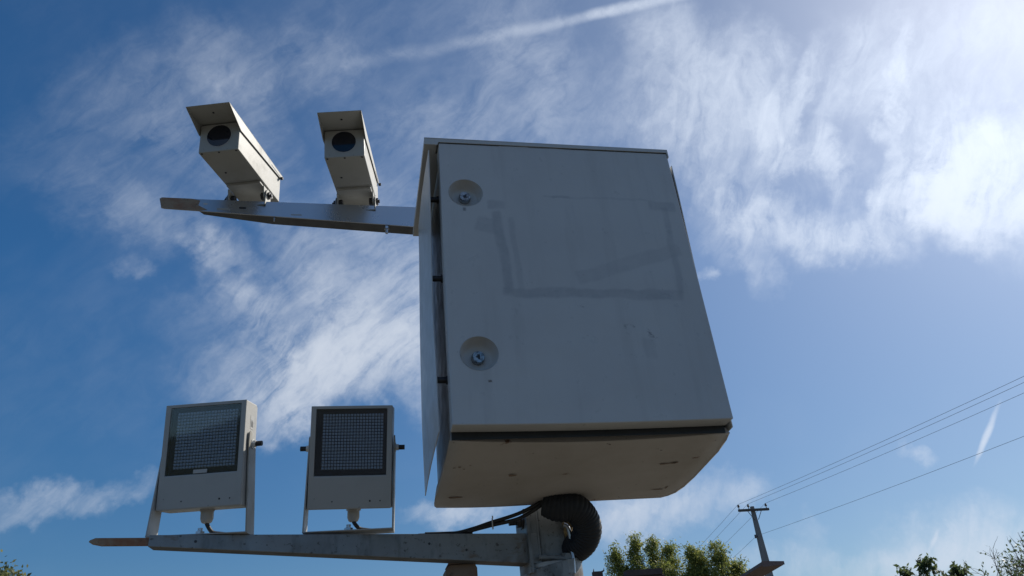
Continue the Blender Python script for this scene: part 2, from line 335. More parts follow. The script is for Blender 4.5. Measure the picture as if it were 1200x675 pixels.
# ------------------------------------------------------------------ helpers
def empty(name, label, cat, loc=(0, 0, 0), rot=None, group=None, scale=1.0):
    o = bpy.data.objects.new(name, None); col.objects.link(o)
    o.empty_display_size = .1
    mt = (rot.to_4x4() if rot is not None else Matrix.Identity(4))
    o.matrix_world = Matrix.Translation(loc) @ mt @ Matrix.Scale(scale, 4)
    o['label'] = label; o['category'] = cat
    if group: o['group'] = group
    return o
def tag(o, label=None, cat=None, group=None, kind=None):
    for k, v in (('label', label), ('category', cat), ('group', group), ('kind', kind)):
        if v: o[k] = v
    return o
class MB:
    def __init__(s): s.v = []; s.f = []; s.sm = []
    def add(s, vs, fs, smooth=False):
        n = len(s.v); s.v += [tuple(v) for v in vs]; s.f += [tuple(i+n for i in f) for f in fs]; s.sm += [smooth]*len(fs); return s
    def box(s, x0, x1, y0, y1, z0, z1, rot=None, off=(0, 0, 0)):
        vs = [Vector((x, y, z)) for x in (x0, x1) for y in (y0, y1) for z in (z0, z1)]
        if rot is not None: vs = [rot @ v for v in vs]
        vs = [v + Vector(off) for v in vs]
        return s.add(vs, [(0, 1, 3, 2), (4, 6, 7, 5), (0, 4, 5, 1), (2, 3, 7, 6), (0, 2, 6, 4), (1, 5, 7, 3)])
    def prism(s, pts, d):
        """closed 3D outline pushed along vector d"""
        n = len(pts); d = Vector(d); a = [Vector(p) for p in pts]; b = [p + d for p in a]
        fs = [tuple(range(n))[::-1], tuple(range(n, 2*n))] + [(i, (i+1) % n, n+(i+1) % n, n+i) for i in range(n)]
        return s.add(a+b, fs)
    def tube(s, path, rad, seg=12, cap=True, smooth=True):
        P = [Vector(p) for p in path]; n = len(P)
        rr = rad if isinstance(rad, (list, tuple)) else [rad]*n
        up = Vector((0, 0, 1)); prev = None; rings = []
        for i, p in enumerate(P):
            t = (P[min(i+1, n-1)] - P[max(i-1, 0)]).normalized()
            if prev is None:
                a = t.cross(up) if abs(t.dot(up)) < .95 else t.cross(Vector((0, 1, 0)))
            else:
                a = prev - t*prev.dot(t)
            a.normalize(); prev = a; b = t.cross(a)
            rings.append([p + (a*math.cos(k*2*math.pi/seg) + b*math.sin(k*2*math.pi/seg))*rr[i] for k in range(seg)])
        vs = [v for r in rings for v in r]; fs = []
        for i in range(n-1):
            for k in range(seg):
                k2 = (k+1) % seg
                fs.append((i*seg+k, i*seg+k2, (i+1)*seg+k2, (i+1)*seg+k))
        s.add(vs, fs, smooth)
        if cap:
            s.add(rings[0], [tuple(range(seg))[::-1]]); s.add(rings[-1], [tuple(range(seg))])
        return s
    def cyl(s, a, b, r, seg=16, r2=None): return s.tube([a, b], [r, r2 if r2 is not None else r], seg)
    def build(s, name, m, parent=None, bevel=0, label=None, loc=None):
        me = bpy.data.meshes.new(name); me.from_pydata(s.v, [], s.f); me.update()
        bm = bmesh.new(); bm.from_mesh(me); bmesh.ops.recalc_face_normals(bm, faces=bm.faces); bm.to_mesh(me); bm.free()
        for p, q in zip(me.polygons, s.sm): p.use_smooth = q
        me.materials.append(m)
        return link(name, me, parent, bevel, label)
def link(name, me, parent=None, bevel=0, label=None):
    o = bpy.data.objects.new(name, me); col.objects.link(o)
    if parent is not None: o.parent = parent
    if bevel:
        md = o.modifiers.new('bevel', 'BEVEL'); md.width = bevel; md.segments = 2; md.limit_method = 'ANGLE'; md.angle_limit = R(40)
    if label: o['label'] = label
    return o
def ykrot(yaw, pit, rol):
    return Matrix.Rotation(R(yaw), 3, 'Z') @ Matrix.Rotation(R(pit), 3, 'X') @ Matrix.Rotation(R(rol), 3, 'Y')
def hexbolt(mb, c, axis, r, h, shaft=0, sr=None):
    c = Vector(c); axis = Vector(axis).normalized()
    mb.tube([c, c+axis*h], r, 6, smooth=False)
    if shaft: mb.tube([c+axis*h, c+axis*(h+shaft)], sr or r*.55, 10)
def spline(pts, n):
    P = [Vector(p) for p in pts]; out = []
    for i in range(len(P)-1):
        p0 = P[max(i-1, 0)]; p1 = P[i]; p2 = P[i+1]; p3 = P[min(i+2, len(P)-1)]
        for k in range(n):
            t = k/n
            out.append(.5*((2*p1) + (p2-p0)*t + (2*p0-5*p1+4*p2-p3)*t*t + (3*p1-p0-3*p2+p3)*t**3))
    out.append(P[-1]); return out
U = lambda x, y, z: (x, y, z + H0)         # cabinet coordinates to world

# ------------------------------------------------------------------ ground and road
mb = MB(); S = 3000; n = 1
mb.add([(-S, -S, 0), (S, -S, 0), (S, S, 0), (-S, S, 0)], [(0, 1, 2, 3)])
tag(mb.build('ground', M['ground']), kind='structure')
mb = MB(); mb.box(-300, 300, -12, -4.2, -.2, .004)
tag(mb.build('road', M['asphalt']), kind='structure')
mb = MB(); mb.box(-300, 300, -4.2, -4.05, -.2, .13)
tag(mb.build('kerb', M['kerb'], bevel=.01), kind='structure')

# unseen far green ring, added to block horizon glow in the lamp glass
def blocker_ring():
    rng = random.Random(3); n = 240; vs = []; fs = []
    prof = [(240, -1), (270, 7), (330, 15), (420, 19), (560, 8), (700, -1)]
    for i in range(n):
        a = 2*math.pi*i/n; k = .75+.3*math.sin(a*3+1)+.18*math.sin(a*7+2)+.1*math.sin(a*19)
        k = max(.35, k)*(1 + 2.0*max(0, math.cos(a-R(200)))**.7)
        for q, (r_, z) in enumerate(prof):
            vs.append((r_*math.sin(a), r_*math.cos(a), z*max(.35, k) + (rng.uniform(-1.2, 1.2) if 0 < q < 5 else 0)))
    m_ = len(prof)
    for i in range(n):
        for q in range(m_-1):
            j = (i+1) % n; fs.append((i*m_+q, i*m_+q+1, j*m_+q+1, j*m_+q))
    mb = MB(); mb.add(vs, fs); tag(mb.build('horizon_blocker', M['blocker']), kind='structure')
blocker_ring()

# ------------------------------------------------------------------ mast
mast = empty('mast', 'thick galvanised steel mast with box section stub and pipe clamp under the cabinet', 'mast', (0.39, .66, 0))
def at_mast(x, y, z): return (x-.39, y-.66, z+H0)
mb = MB(); mb.cyl((0, 0, 0), (0, 0, H0-.262), .082, 40); mb.build('pole_shaft', M['galv'], mast)
mb = MB(); mb.tube([(0, 0, H0-.262), (0, 0, H0-.25), (0, 0, H0-.245)], [.086, .086, .07], 40); mb.build('pole_cap', M['white'], mast)
mb = MB(); mb.box(.349-.39, .437-.39, .615-.66, .70-.66, H0-.25, H0+1.10); mb.build('box_section_stub', M['galv'], mast, bevel=.006)
mb = MB(); mb.box(.30-.39, .343-.39, .606-.66, .616-.66, H0-.285, H0-.072); mb.box(.338-.39, .3475-.39, .606-.66, .69-.66, H0-.285, H0-.072)
mb.build('angle_plate', M['galv'], mast, bevel=.002)
mb = MB()
for k in range(13):
    pass
arc = [(math.cos(a)*.095, math.sin(a)*.095, H0-.285 + .02*math.cos(a)) for a in [R(180+k*12) for k in range(16)]]
arc2 = [Vector(p) for p in arc]
vs = []
for p in arc2:
    o = Vector((p.x, p.y, 0)).normalized()*.006
    vs += [p+Vector((0, 0, -.03)), p+o+Vector((0, 0, -.03)), p+o+Vector((0, 0, .03)), p+Vector((0, 0, .03))]
fs = [(0, 1, 2, 3), tuple(len(vs)-4+i for i in (3, 2, 1, 0))]
for i in range(len(arc2)-1):
    for k in range(4): fs.append((i*4+k, i*4+(k+1) % 4, i*4+4+(k+1) % 4, i*4+4+k))
mb.add(vs, fs); mb.build('pipe_clamp', M['galv'], mast, bevel=.001)
mb = MB(); mb.tube([(.03+math.cos(a)*.062, -.02+math.sin(a)*.055, H0-.243+.008*math.sin(a*2)) for a in [R(-120+k*12) for k in range(18)]], .0075, 10)
mb.build('clamp_ring', M['galv'], mast)
mb = MB(); mb.tube([at_mast(.335, .592, -.232), at_mast(.435, .592, -.238)], .0065, 12)
hexbolt(mb, at_mast(.41, .592, -.2365), (1, 0, 0), .014, .014); hexbolt(mb, at_mast(.428, .578, -.2370), (0, 1, 0), .012, .012)
mb.build('clamp_rod', M['galv'], mast)
mb = MB(); mb.tube(spline([at_mast(.428, .585, -.135), at_mast(.442, .583, -.15), at_mast(.446, .585, -.22), at_mast(.440, .58, -.29)], 5), .007, 12)
mb.build('u_bolt', M['zinc'], mast)
mb = MB(); mb.tube([at_mast(.252, .62, -.115), at_mast(.345, .62, -.112)], .0075, 12); hexbolt(mb, at_mast(.278, .62, -.1138), (1, 0, 0), .017, .014)
hexbolt(mb, at_mast(.292, .62, -.1134), (1, 0, 0), .024, .004); mb.build('threaded_rod', M['bolt'], mast)
mb = MB()
for q in range(5):
    t = q/4
    mb.tube([at_mast(.438+.004*math.sin(q*2), .615+.01*q, -.10-.022*q), at_mast(.455+.01*math.sin(q*2.4+1), .60+.01*q, -.115-.018*q), at_mast(.45, .62+.01*q, -.155-.012*q)], [.012, .018, .010], 8)
mb.build('sealant', M['foam'], mast)

# ------------------------------------------------------------------ cabinet
cab = empty('equipment_cabinet', 'large grey steel equipment cabinet with two recessed locks, high on the mast', 'cabinet', (0.4, .3, H0))
def shift(mb, dx, dy, dz): mb.v = [(a+dx, b+dy, c+dz) for a, b, c in mb.v]; return mb
CO = (-.4, -.3, 0)
# door with two round openings
def door_mesh():
    bm = bmesh.new()
    def bow(x, z): return -.004*math.sin(math.pi*x/.8)*math.sin(math.pi*max(0, min(1, z/.95)))
    loops = []
    rect = []
    n = 16
    for i in range(n): rect.append((.8*i/n, -.0))
    for i in range(n): rect.append((.8, .9735*i/n))
    for i in range(n): rect.append((.8-.8*i/n + (.004*i/n), .9735-.006*i/n))
    for i in range(n): rect.append((.004*(1-i/n), .9675*(1-i/n)))
    loops.append([(x, z + (-.004*math.sin(math.pi*x/.8) if abs(z) < 1e-6 else 0)) for x, z in rect])
    for cx, cz in ((.082, .767), (.086, .207)):
        loops.append([(cx+.0545*math.cos(a), cz+.0525*math.sin(a)) for a in [k*2*math.pi/40 for k in range(40)]])
    edges = []
    outer = None
    for lp in loops:
        vs = [bm.verts.new((x, bow(x, z), z)) for x, z in lp]
        if outer is None: outer = vs
        for i in range(len(vs)): edges.append(bm.edges.new((vs[i], vs[(i+1) % len(vs)])))
    bmesh.ops.triangle_fill(bm, edges=edges, use_beauty=True)
    # the folded edge
    ring = [bm.verts.new((v.co.x, v.co.y+.003, v.co.z)) for v in outer]
    ring2 = [bm.verts.new((v.co.x, .057, v.co.z)) for v in outer]
    for i in range(len(outer)):
        j = (i+1) % len(outer)
        bm.faces.new((outer[i], outer[j], ring[j], ring[i])); bm.faces.new((ring[i], ring[j], ring2[j], ring2[i]))
    # inward return of the fold
    ctr = Vector((.4, 0, .476)); ring3 = []
    for v in ring2:
        d = Vector((v.co.x-.4, 0, v.co.z-.476)); x = max(.02, min(.78, v.co.x)); z = max(.02, min(.935, v.co.z)); ring3.append(bm.verts.new((x, .057, z)))
    for i in range(len(outer)):
        j = (i+1) % len(outer); bm.faces.new((ring2[i], ring2[j], ring3[j], ring3[i]))
    bmesh.ops.remove_doubles(bm, verts=bm.verts, dist=.0001)
    bmesh.ops.recalc_face_normals(bm, faces=bm.faces)
    me = bpy.data.meshes.new('door'); bm.to_mesh(me); bm.free(); me.materials.append(M['door'])
    return me
me = door_mesh()
door = link('door', me, cab, bevel=.003); door.location = (-.4, -.3, 0)
cups = []
for (cx, cz, lz, turn) in ((.082, .767, .0, 25), (.086, .207, -.002, -10)):
    prof = [(.0545, -.0015), (.0535, .004), (.049, .018), (.043, .030), (.036, .0345), (0.0, .0345)]
    mb = MB(); vs = []; seg = 40
    for r_, y in prof[:-1]:
        vs += [(cx+r_*math.cos(k*2*math.pi/seg), y - .003*0, cz+r_*.965*math.sin(k*2*math.pi/seg)) for k in range(seg)]
    fs = []
    for i in range(len(prof)-2):
        for k in range(seg): fs.append((i*seg+k, i*seg+(k+1) % seg, (i+1)*seg+(k+1) % seg, (i+1)*seg+k))
    vs.append((cx, prof[-1][1], cz)); c0 = len(vs)-1; b0 = (len(prof)-2)*seg
    for k in range(seg): fs.append((b0+k, b0+(k+1) % seg, c0))
    mb.add(vs, fs, True)
    mb.build('lock_recess', M['door'], door)
    mb = MB(); c = Vector((cx, 0, cz+lz))
    mb.tube([c+Vector((0, .034, 0)), c+Vector((0, .020, 0)), c+Vector((0, .0165, 0))], [.019, .019, .017], 24)
    lk = mb.build('lock', M['chrome'], door, bevel=.0006)
    mb = MB(); rt = Matrix.Rotation(R(turn), 3, 'Y')
    mb.box(-.0025, .0025, -.0005, .002, -.007, .007, rt, c+Vector((0, .0160, 0)))
    mb.tube([c+Vector((0, .0168, 0)), c+Vector((0, .0155, 0))], .0085, 3, smooth=False)
    mb.build('keyway', M['bolt'], lk)
# body shell (open front band visible below and left of the door)
def bodyrow(y, zb, xl, xr, n=10, sag=0):
    return [Vector((xl+(xr-xl)*i/n, y, zb - sag*math.sin(math.pi*i/n)**.8)) for i in range(n+1)]
mb = MB()
xs = (0.004, .808)
mb.box(.012, .016, .061, .52, -.02, .955); mb.box(.784, .788, .061, .52, -.02, .955)       # sides
mb.box(.016, .784, .516, .52, -.02, .955); mb.box(.016, .784, .061, .516, .951, .955)       # back and top
body = shift(mb, *CO).build('body', M['paint'], cab, bevel=.002)
# sagging bottom pan: outline from front lip to rounded back corner
def pan():
    rows = []
    ys = [.0602, .072, .11, .19, .29, .38, .46, .51, .535, .55]
    xr = [.811, .813, .822, .830, .829, .826, .820, .808, .790, .768]
    xl = [-.002, -.002, -.001, .0, .0, .0, -.004, -.003, .0, .008]
    n = 14; vs = []; fs = []
    for y, a, b in zip(ys, xl, xr):
        for i in range(n+1):
            t = i/n; x = a+(b-a)*t
            yy = y + (.030*math.sin(math.pi*min(1, t*1.05))**.8*(1-(y-.055)/.5) if y < .3 else 0) + (.010*math.sin(math.pi*t) if y > .5 else 0)
            z = -.02 - .1*(y-.055) - .004*math.sin(math.pi*t) - .003*math.sin(math.pi*2*t+.6)*(y > .3)
            vs.append((x, yy, z))
    m_ = len(ys)
    for j in range(m_-1):
        for i in range(n): fs.append((j*(n+1)+i, j*(n+1)+i+1, (j+1)*(n+1)+i+1, (j+1)*(n+1)+i))
    # thickness: walls upward round the outline
    k0 = len(vs); border = [(0, i) for i in range(n+1)] + [(j, n) for j in range(1, m_)] + [(m_-1, i) for i in range(n-1, -1, -1)] + [(j, 0) for j in range(m_-2, 0, -1)]
    bi = [j*(n+1)+i for j, i in border]
    for b in bi:
        x, y, z = vs[b]; vs.append((x*.985+.006, y*.98+.006, z+.035 if y > .2 else z+.018))
    L_ = len(bi)
    for k in range(L_): fs.append((bi[k], bi[(k+1) % L_], k0+(k+1) % L_, k0+k))
    mb = MB(); mb.add(vs, fs); return mb
p = shift(pan(), *CO).build('bottom_pan', M['pan'], cab); 
for q in p.data.polygons: q.use_smooth = q.index < 9*14
# small dents / rust chips on the pan
for (x, y, rx, ry) in ((.21, .30, .013, .004), (.055, .46, .022, .007), (.045, .235, .004, .004), (.075, .225, .003, .003), (.06, .25, .003, .003), (.03, .24, .004, .003), (.68, .26, .02, .004), (.71, .255, .012, .006), (.73, .47, .022, .003), (.755, .455, .003, .012)):
    mb = MB(); pts = [(x+rx*math.cos(a)*(1+.3*math.sin(3*a+x*40)), y+ry*math.sin(a)*(1+.3*math.cos(2*a+y*30))) for a in [k*math.pi/6 for k in range(12)]]
    mb.add([(a, b, -.02-.1*(b-.055)-.004*math.sin(math.pi*a/.82)-.003*math.sin(math.pi*2*a/.82+.6)*(b > .3)-.0016) for a, b in pts], [tuple(range(12))])
    shift(mb, *CO).build('rust_chip', M['rust'], p if False else cab)
mb = MB(); mb.box(.004, .796, .0575, .0600, -.021, .95); shift(mb, *CO).build('shaded_seal', M['board'], cab)   # dark gasket face behind the door, body front's shade put into its colour
# roof with folded front lip, overhanging left
mb = MB()
mb.prism([(-.042, -.0025, .9765), (.803, -.0025, .9815), (.803, .53, .9815), (-.042, .53, .9765)], (0, 0, .0015))
mb.prism([(-.042, .05, .963), (.803, .05, .969), (.803, .53, .969), (-.042, .53, .963)], (0, 0, .004))
mb.prism([(-.042, -.0022, .963), (-.001, -.0022, .963), (-.001, .05, .963), (-.042, .05, .963)], (0, 0, .004))
mb.prism([(-.042, -.0038, .957), (.0, -.0038, .957), (.004, -.0038, .969), (.797, -.0038, .975), (.800, -.0038, .958), (.803, -.0038, .956), (.803, -.0038, .988), (-.042, -.0038, .983)], (0, .0025, 0))
mb.prism([(-.042, -.0025, .967), (-.042, .53, .967), (-.042, .53, .984), (-.042, -.0025, .984)], (.003, 0, 0))
mb.prism([(.800, -.0025, .955), (.800, .53, .973), (.800, .53, .984), (.800, -.0025, .984)], (.003, 0, 0))
mb.prism([(-.042, -.004, .984), (.803, -.004, .987), (.803, .53, .987), (-.042, .53, .984)], (0, 0, .002))
shift(mb, *CO).build('roof', M['paint'], cab, bevel=.0015)
def shield(X, fr, bk, name='side_shield', nt_=12):
    """thin bowed plate standing off the side; fr/bk: (y,z) of front and back edges, bottom to top"""
    mb = MB(); vs = []; n = len(fr)
    for i in range(n):
        for j in range(5):
            t = j/4; y = fr[i][0]*(1-t)+bk[i][0]*t; z = fr[i][1]*(1-t)+bk[i][1]*t
            s = math.sin(math.pi*t)*.003
            vs.append((X - s*(1 if X < .4 else -1), y, z))
    m_ = len(vs); th = .0025*(1 if X < .4 else -1)
    vs += [(x+th, y, z) for x, y, z in vs]; fs = []
    for i in range(n-1):
        for j in range(4):
            a = i*5+j; fs.append((a, a+1, a+6, a+5)); fs.append((m_+a, m_+a+5, m_+a+6, m_+a+1))
    for i in range(n-1):
        a = i*5; fs.append((a, a+5, m_+a+5, m_+a)); a = i*5+4; fs.append((a, m_+a, m_+a+5, a+5))
    for j in range(4):
        fs.append((j, m_+j, m_+j+1, j+1)); a = (n-1)*5+j; fs.append((a, a+1, m_+a+1, m_+a))
    mb.add(vs, fs); return shift(mb, *CO).build(name, M['paint'], cab)
shield(-.03, [(.057, .003), (.06, .17), (.08, .38), (.045, .62), (.012, .80), (-.0005, .935)], [(.514, -.041), (.545, .203), (.513, .503), (.46, .72), (.436, .811), (.42, .935)])
shield(.811, [(.035, -.012), (.030, .17), (.026, .38), (.016, .62), (.008, .80), (.005, .925)], [(.40, -.04), (.41, .203), (.41, .503), (.40, .72), (.40, .811), (.40, .925)])
for x, z in ((-.028, .50), (-.028, .165), (-.028, .80), (.785, .5), (.785, .165)):
    mb = MB(); mb.cyl((x, .085, z), (x+.042, .085, z), .009, 16); mb.cyl((x+.028 if x < 0 else x+.01, .085, z), (x+.034 if x < 0 else x+.016, .085, z), .0125, 6)
    shift(mb, *CO).build('spacer', M['bolt'] if x < 0 else M['zinc'], cab)
for z in (.15, .75):
    mb = MB(); mb.box(.36, .43, .5225, .614, z, z+.07); shift(mb, *CO).build('mounting_bracket', M['galv'], cab, bevel=.002)

# ------------------------------------------------------------------ arms
# upper arm: tapered channel, web in the plane y=.55, open at the back
ua = empty('upper_arm', 'bright zinc tapered arm with rusty tip, carrying the two cameras', 'bracket arm', U(.33, .58, 1.05))
def sub(o, pts): return [(a[0]-o[0], a[1]-o[1], a[2]-o[2]) for a in pts]
uo = (.33, .58, 1.05)
mb = MB()
mb.prism(sub(uo, [(-.973, .55, 1.115), (-.966, .55, 1.121), (-.80, .55, 1.119), (.34, .55, 1.117), (.34, .55, 1.005), (-.02, .55, 1.021), (-.56, .55, 1.050), (-.829, .55, 1.064), (-.95, .55, 1.070), (-.962, .55, 1.073)]), (0, .004, 0))
mb.build('web', M['zinc'], ua, bevel=.001)
mb = MB()
mb.prism(sub(uo, [(-.829, .554, 1.0640), (-.815, .572, 1.0633), (-.57, .602, 1.050), (.34, .612, 1.005), (.34, .554, 1.005)]), (0, 0, .004))
mb.build('bottom_flange', M['shaded'], ua, bevel=.0008)
mb = MB(); mb.prism(sub(uo, [(-.85, .554, 1.1185), (-.80, .612, 1.1185), (.34, .612, 1.1135), (.34, .554, 1.1135)]), (0, 0, -.004)); mb.build('top_flange', M['zinc'], ua)
for x0, x1, z0, z1, mm in ((-.818, -.802, 1.094, 1.101, 'white'), (-.768, -.722, 1.072, 1.080, 'gland'), (-.69, -.664, 1.080, 1.089, 'bolt'), (-.50, -.46, 1.058, 1.063, 'gland')):
    mb = MB(); n_ = 12
    r_ = (z1-z0)/2; pts = []
    for k in range(n_):
        a = k*2*math.pi/n_; cx = (x1-r_) if math.cos(a) > 0 else (x0+r_)
        pts.append((cx+r_*math.cos(a), .5494, (z0+z1)/2+r_*math.sin(a)))
    mb.prism(sub(uo, pts), (0, .001, 0)); mb.build('slot', M[mm], ua)
mb = MB()
pts = [(-.9722, .5494, 1.1145), (-.9655, .5494, 1.1205), (-.86, .5494, 1.1193), (-.83, .5494, 1.112), (-.835, .5494, 1.09), (-.80, .5494, 1.070), (-.83, .5494, 1.0645), (-.95, .5494, 1.0705), (-.9615, .5494, 1.0738)]
mb.prism(sub(uo, pts), (0, .0005, 0)); mb.build('rust_patch', M['rusty'], ua)
mb = MB(); hexbolt(mb, tuple(a-b for a, b in zip((-.14, .557, 1.022), uo)), (0, 0, -1), .010, .012, .018, .0055); mb.build('bolt', M['zinc'], ua)
mb = MB(); hexbolt(mb, tuple(a-b for a, b in zip((-.56, .557, 1.047), uo)), (0, 0, -1), .004, .002, .012, .003); mb.build('bolt', M['zinc'], ua)
mb = MB(); mb.box(.20-.33, .48-.33, .612-.58, .6145-.58, 1.0-1.05, 1.125-1.05); mb.build('mounting_plate', M['galv'], ua)

# lower arm: web plane runs from the mast to the left and towards the viewer
la = empty('lower_arm', 'weathered galvanised tapered arm with pointed rusty strap tip, carrying the floodlights', 'bracket arm', U(.313, .6, -.154))
LD = Vector((-.9801, -.1985, 0)); LN = Vector((-.1985, .9801, 0))      # along, and away behind
def la_pt(s, d, z): return LD*s + LN*d + Vector((0, 0, z))
mb = MB(); mb.prism([la_pt(-.025, 0, 0), la_pt(1.128, 0, 0), la_pt(1.128, 0, -.030), la_pt(-.025, 0, -.095)], LN*.005); mb.build('web', M['galv'], la, bevel=.001)
mb = MB(); mb.prism([la_pt(-.025, .005, -.095), la_pt(1.128, .005, -.030), la_pt(1.115, .045, -.0307), la_pt(-.025, .058, -.095)], (0, 0, .005)); mb.build('bottom_flange', M['shaded'], la, bevel=.0008)
mb = MB(); mb.prism([la_pt(-.025, .0052, -.0005), la_pt(1.128, .0052, -.0005), la_pt(1.12, .055, -.0005), la_pt(-.025, .058, -.0005)], (0, 0, -.005)); mb.build('top_flange', M['galv'], la, bevel=.0008)
mb = MB(); mb.prism([la_pt(1.06, .006, -.0056), la_pt(1.258, .006, -.0056), la_pt(1.270, .006, -.011), la_pt(1.273, .006, -.015), la_pt(1.262, .006, -.022), la_pt(1.24, .006, -.0265), la_pt(1.06, .006, -.0270)], LN*.008); mb.build('tip_strap', M['rusty'], la, bevel=.0015)
for s_, z_ in ((.34, -.03), (1.01, -.018), (.22, -.05)):
    mb = MB(); mb.tube([la_pt(s_, -.0006, z_), la_pt(s_, .001, z_)], .004, 10); mb.build('hole', M['bolt'], la)
mb = MB(); mb.box(-.012, .0, -.012, .08, -.125, .05, Matrix.Rotation(R(11), 3, 'Z')); mb.build('end_plate', M['galv'], la, bevel=.001)

# rusty box hanging under the lower arm
jb = empty('junction_box', 'small rust brown steel box hanging under the lower arm near the mast', 'junction box', U(.085, .602, -.3715))
mb = MB(); mb.prism([(-.05, 0, 0), (.05, 0, 0), (.05, 0, .122), (.043, 0, .135), (-.035, 0, .135), (-.05, 0, .122)], (0, .09, 0)); mb.build('housing', M['rust'], jb, bevel=.003)
mb = MB(); mb.box(-.042, .047, -.003, .093, .1365, .1395); mb.build('lid', M['canopy'], jb, bevel=.001)
mb = MB(); mb.box(-.008, .012, .03, .05, .1397, .15); mb.build('hanger', M['galv'], jb)

# ------------------------------------------------------------------ cameras
def make_camera(name, label, loc, rot3, group):
    root = empty(name, label, 'camera', loc, rot3, group)
    w, H, L, hf, zf, e = .0728, .122, .391, .106, .0765, .0055
    mb = MB(); mb.box(-w, w, 0, L, 0, H-.006); mb.build('housing', M['cream'], root, bevel=.0025)
    # hood: top sheet and two side flaps with slanted lower edge
    t = .002; W2 = w+e
    mb = MB()
    mb.prism([(-W2, -hf, H), (W2, -hf, H), (W2, L+.008, H), (-W2, L+.008, H)], (0, 0, t))
    for s in (-1, 1):
        mb.prism([(s*W2, -hf, H), (s*W2, -hf+.012, H-.006), (s*W2, 0, zf), (s*W2, L+.008, zf+.028), (s*W2, L+.008, H)], (-s*t, 0, 0))
    mb.build('hood', M['cream'], root, bevel=.0008)
    mb = MB(); mb.tube([(-.002, -.0008, .065), (-.002, .002, .065)], .0475, 40); mb.build('window_ring', M['gland'], root)
    mb = MB(); mb.tube([(-.002, -.0016, .065), (-.002, .001, .065)], .0440, 40); mb.build('lens_window', M['lens'], root)
    for x, y, z, ax, mm in ((-w+.010, .006, 0, (0, 0, -1), 'bolt'), (w-.010, .006, 0, (0, 0, -1), 'bolt'), (0, .006, 0, (0, 0, -1), 'bolt'), (-.035, .14, 0, (0, 0, -1), 'bolt'), (.0, .34, 0, (0, 0, -1), 'bolt'), (0, -.06, H, (0, 0, -1), 'bolt'),
                            (W2, L-.012, H-.02, (1, 0, 0), 'black')):
        mb = MB(); hexbolt(mb, (x, y, z), ax, .004 if mm == 'bolt' else .006, .002 if mm == 'bolt' else .010); mb.build('screw', M[mm], root)
    mb = MB(); mb.box(W2-.0005, W2+.0008, L*.72, L*.98, zf+.030, zf+.0325); mb.build('hood_slot', M['board'], root)
    # hinge: block under the housing, two ears, bolt
    inv = Matrix.Rotation(-R(7.7), 3, 'X')
    yc = .27
    mb = MB(); mb.box(-.066, .066, yc-.055, yc+.075, -.0115, -.0005); mb.build('saddle', M['cream'], root, bevel=.002)
    ears = MB()
    for s in (-1, 1):
        x0, x1 = sorted((s*.0665, s*.0715))
        pts = [(x0, yc-.030, -.0095), (x0, yc-.022, -.052), (x0, yc-.008, -.062), (x0, yc+.012, -.062), (x0, yc+.024, -.052), (x0, yc+.04, -.0095)]
        ears = MB(); ears.prism(pts, (x1-x0, 0, 0)); ears.build('saddle_ear', M['cream'], root, bevel=.001)
    off = Vector((0, yc, -.04))
    u_ = MB()
    for s in (-1, 1):
        u_ = MB(); x0, x1 = sorted((s*.0740, s*.0785))
        q = [Vector((x0, -.020, -.052)), Vector((x0, .024, -.052)), Vector((x0, .024, .006)), Vector((x0, .016, .024)), Vector((x0, -.010, .024)), Vector((x0, -.020, .006))]
        u_.prism([inv @ p + off for p in q], inv @ Vector((x1-x0, 0, 0))); u_.build('foot_ear', M['galv'] if s < 0 else M['cream'], root, bevel=.001)
    u_ = MB(); u_.prism([inv @ Vector(p) + off for p in ((-.0785, -.020, -.0555), (.0785, -.020, -.0555), (.0785, .030, -.0555), (-.0785, .030, -.0555))], inv @ Vector((0, 0, .0035))); u_.build('foot_plate', M['galv'], root)
    for s in (-1, 1):
        u_ = MB(); hexbolt(u_, off+Vector((s*.079, 0, 0)), (s, 0, 0), .014, .008, .006, .007); u_.build('pivot_bolt', M['bolt'], root)
        u_ = MB(); hexbolt(u_, off+Vector((s*.066, 0, 0)), (-s, 0, 0), .0155, .014); u_.build('pivot_nut', M['bolt'], root)
    return root
make_camera('surveillance_camera', 'hooded box camera on the outer end of the upper arm, its right side sunlit', U(-.739, .319, 1.160), ykrot(-16.1, 7.56, 1.96), 'box cameras on the upper arm')
make_camera('surveillance_camera', 'hooded box camera nearest the cabinet, seen almost head on', U(-.301, .307, 1.151), ykrot(-9.07, 7.82, -.37), 'box cameras on the upper arm')

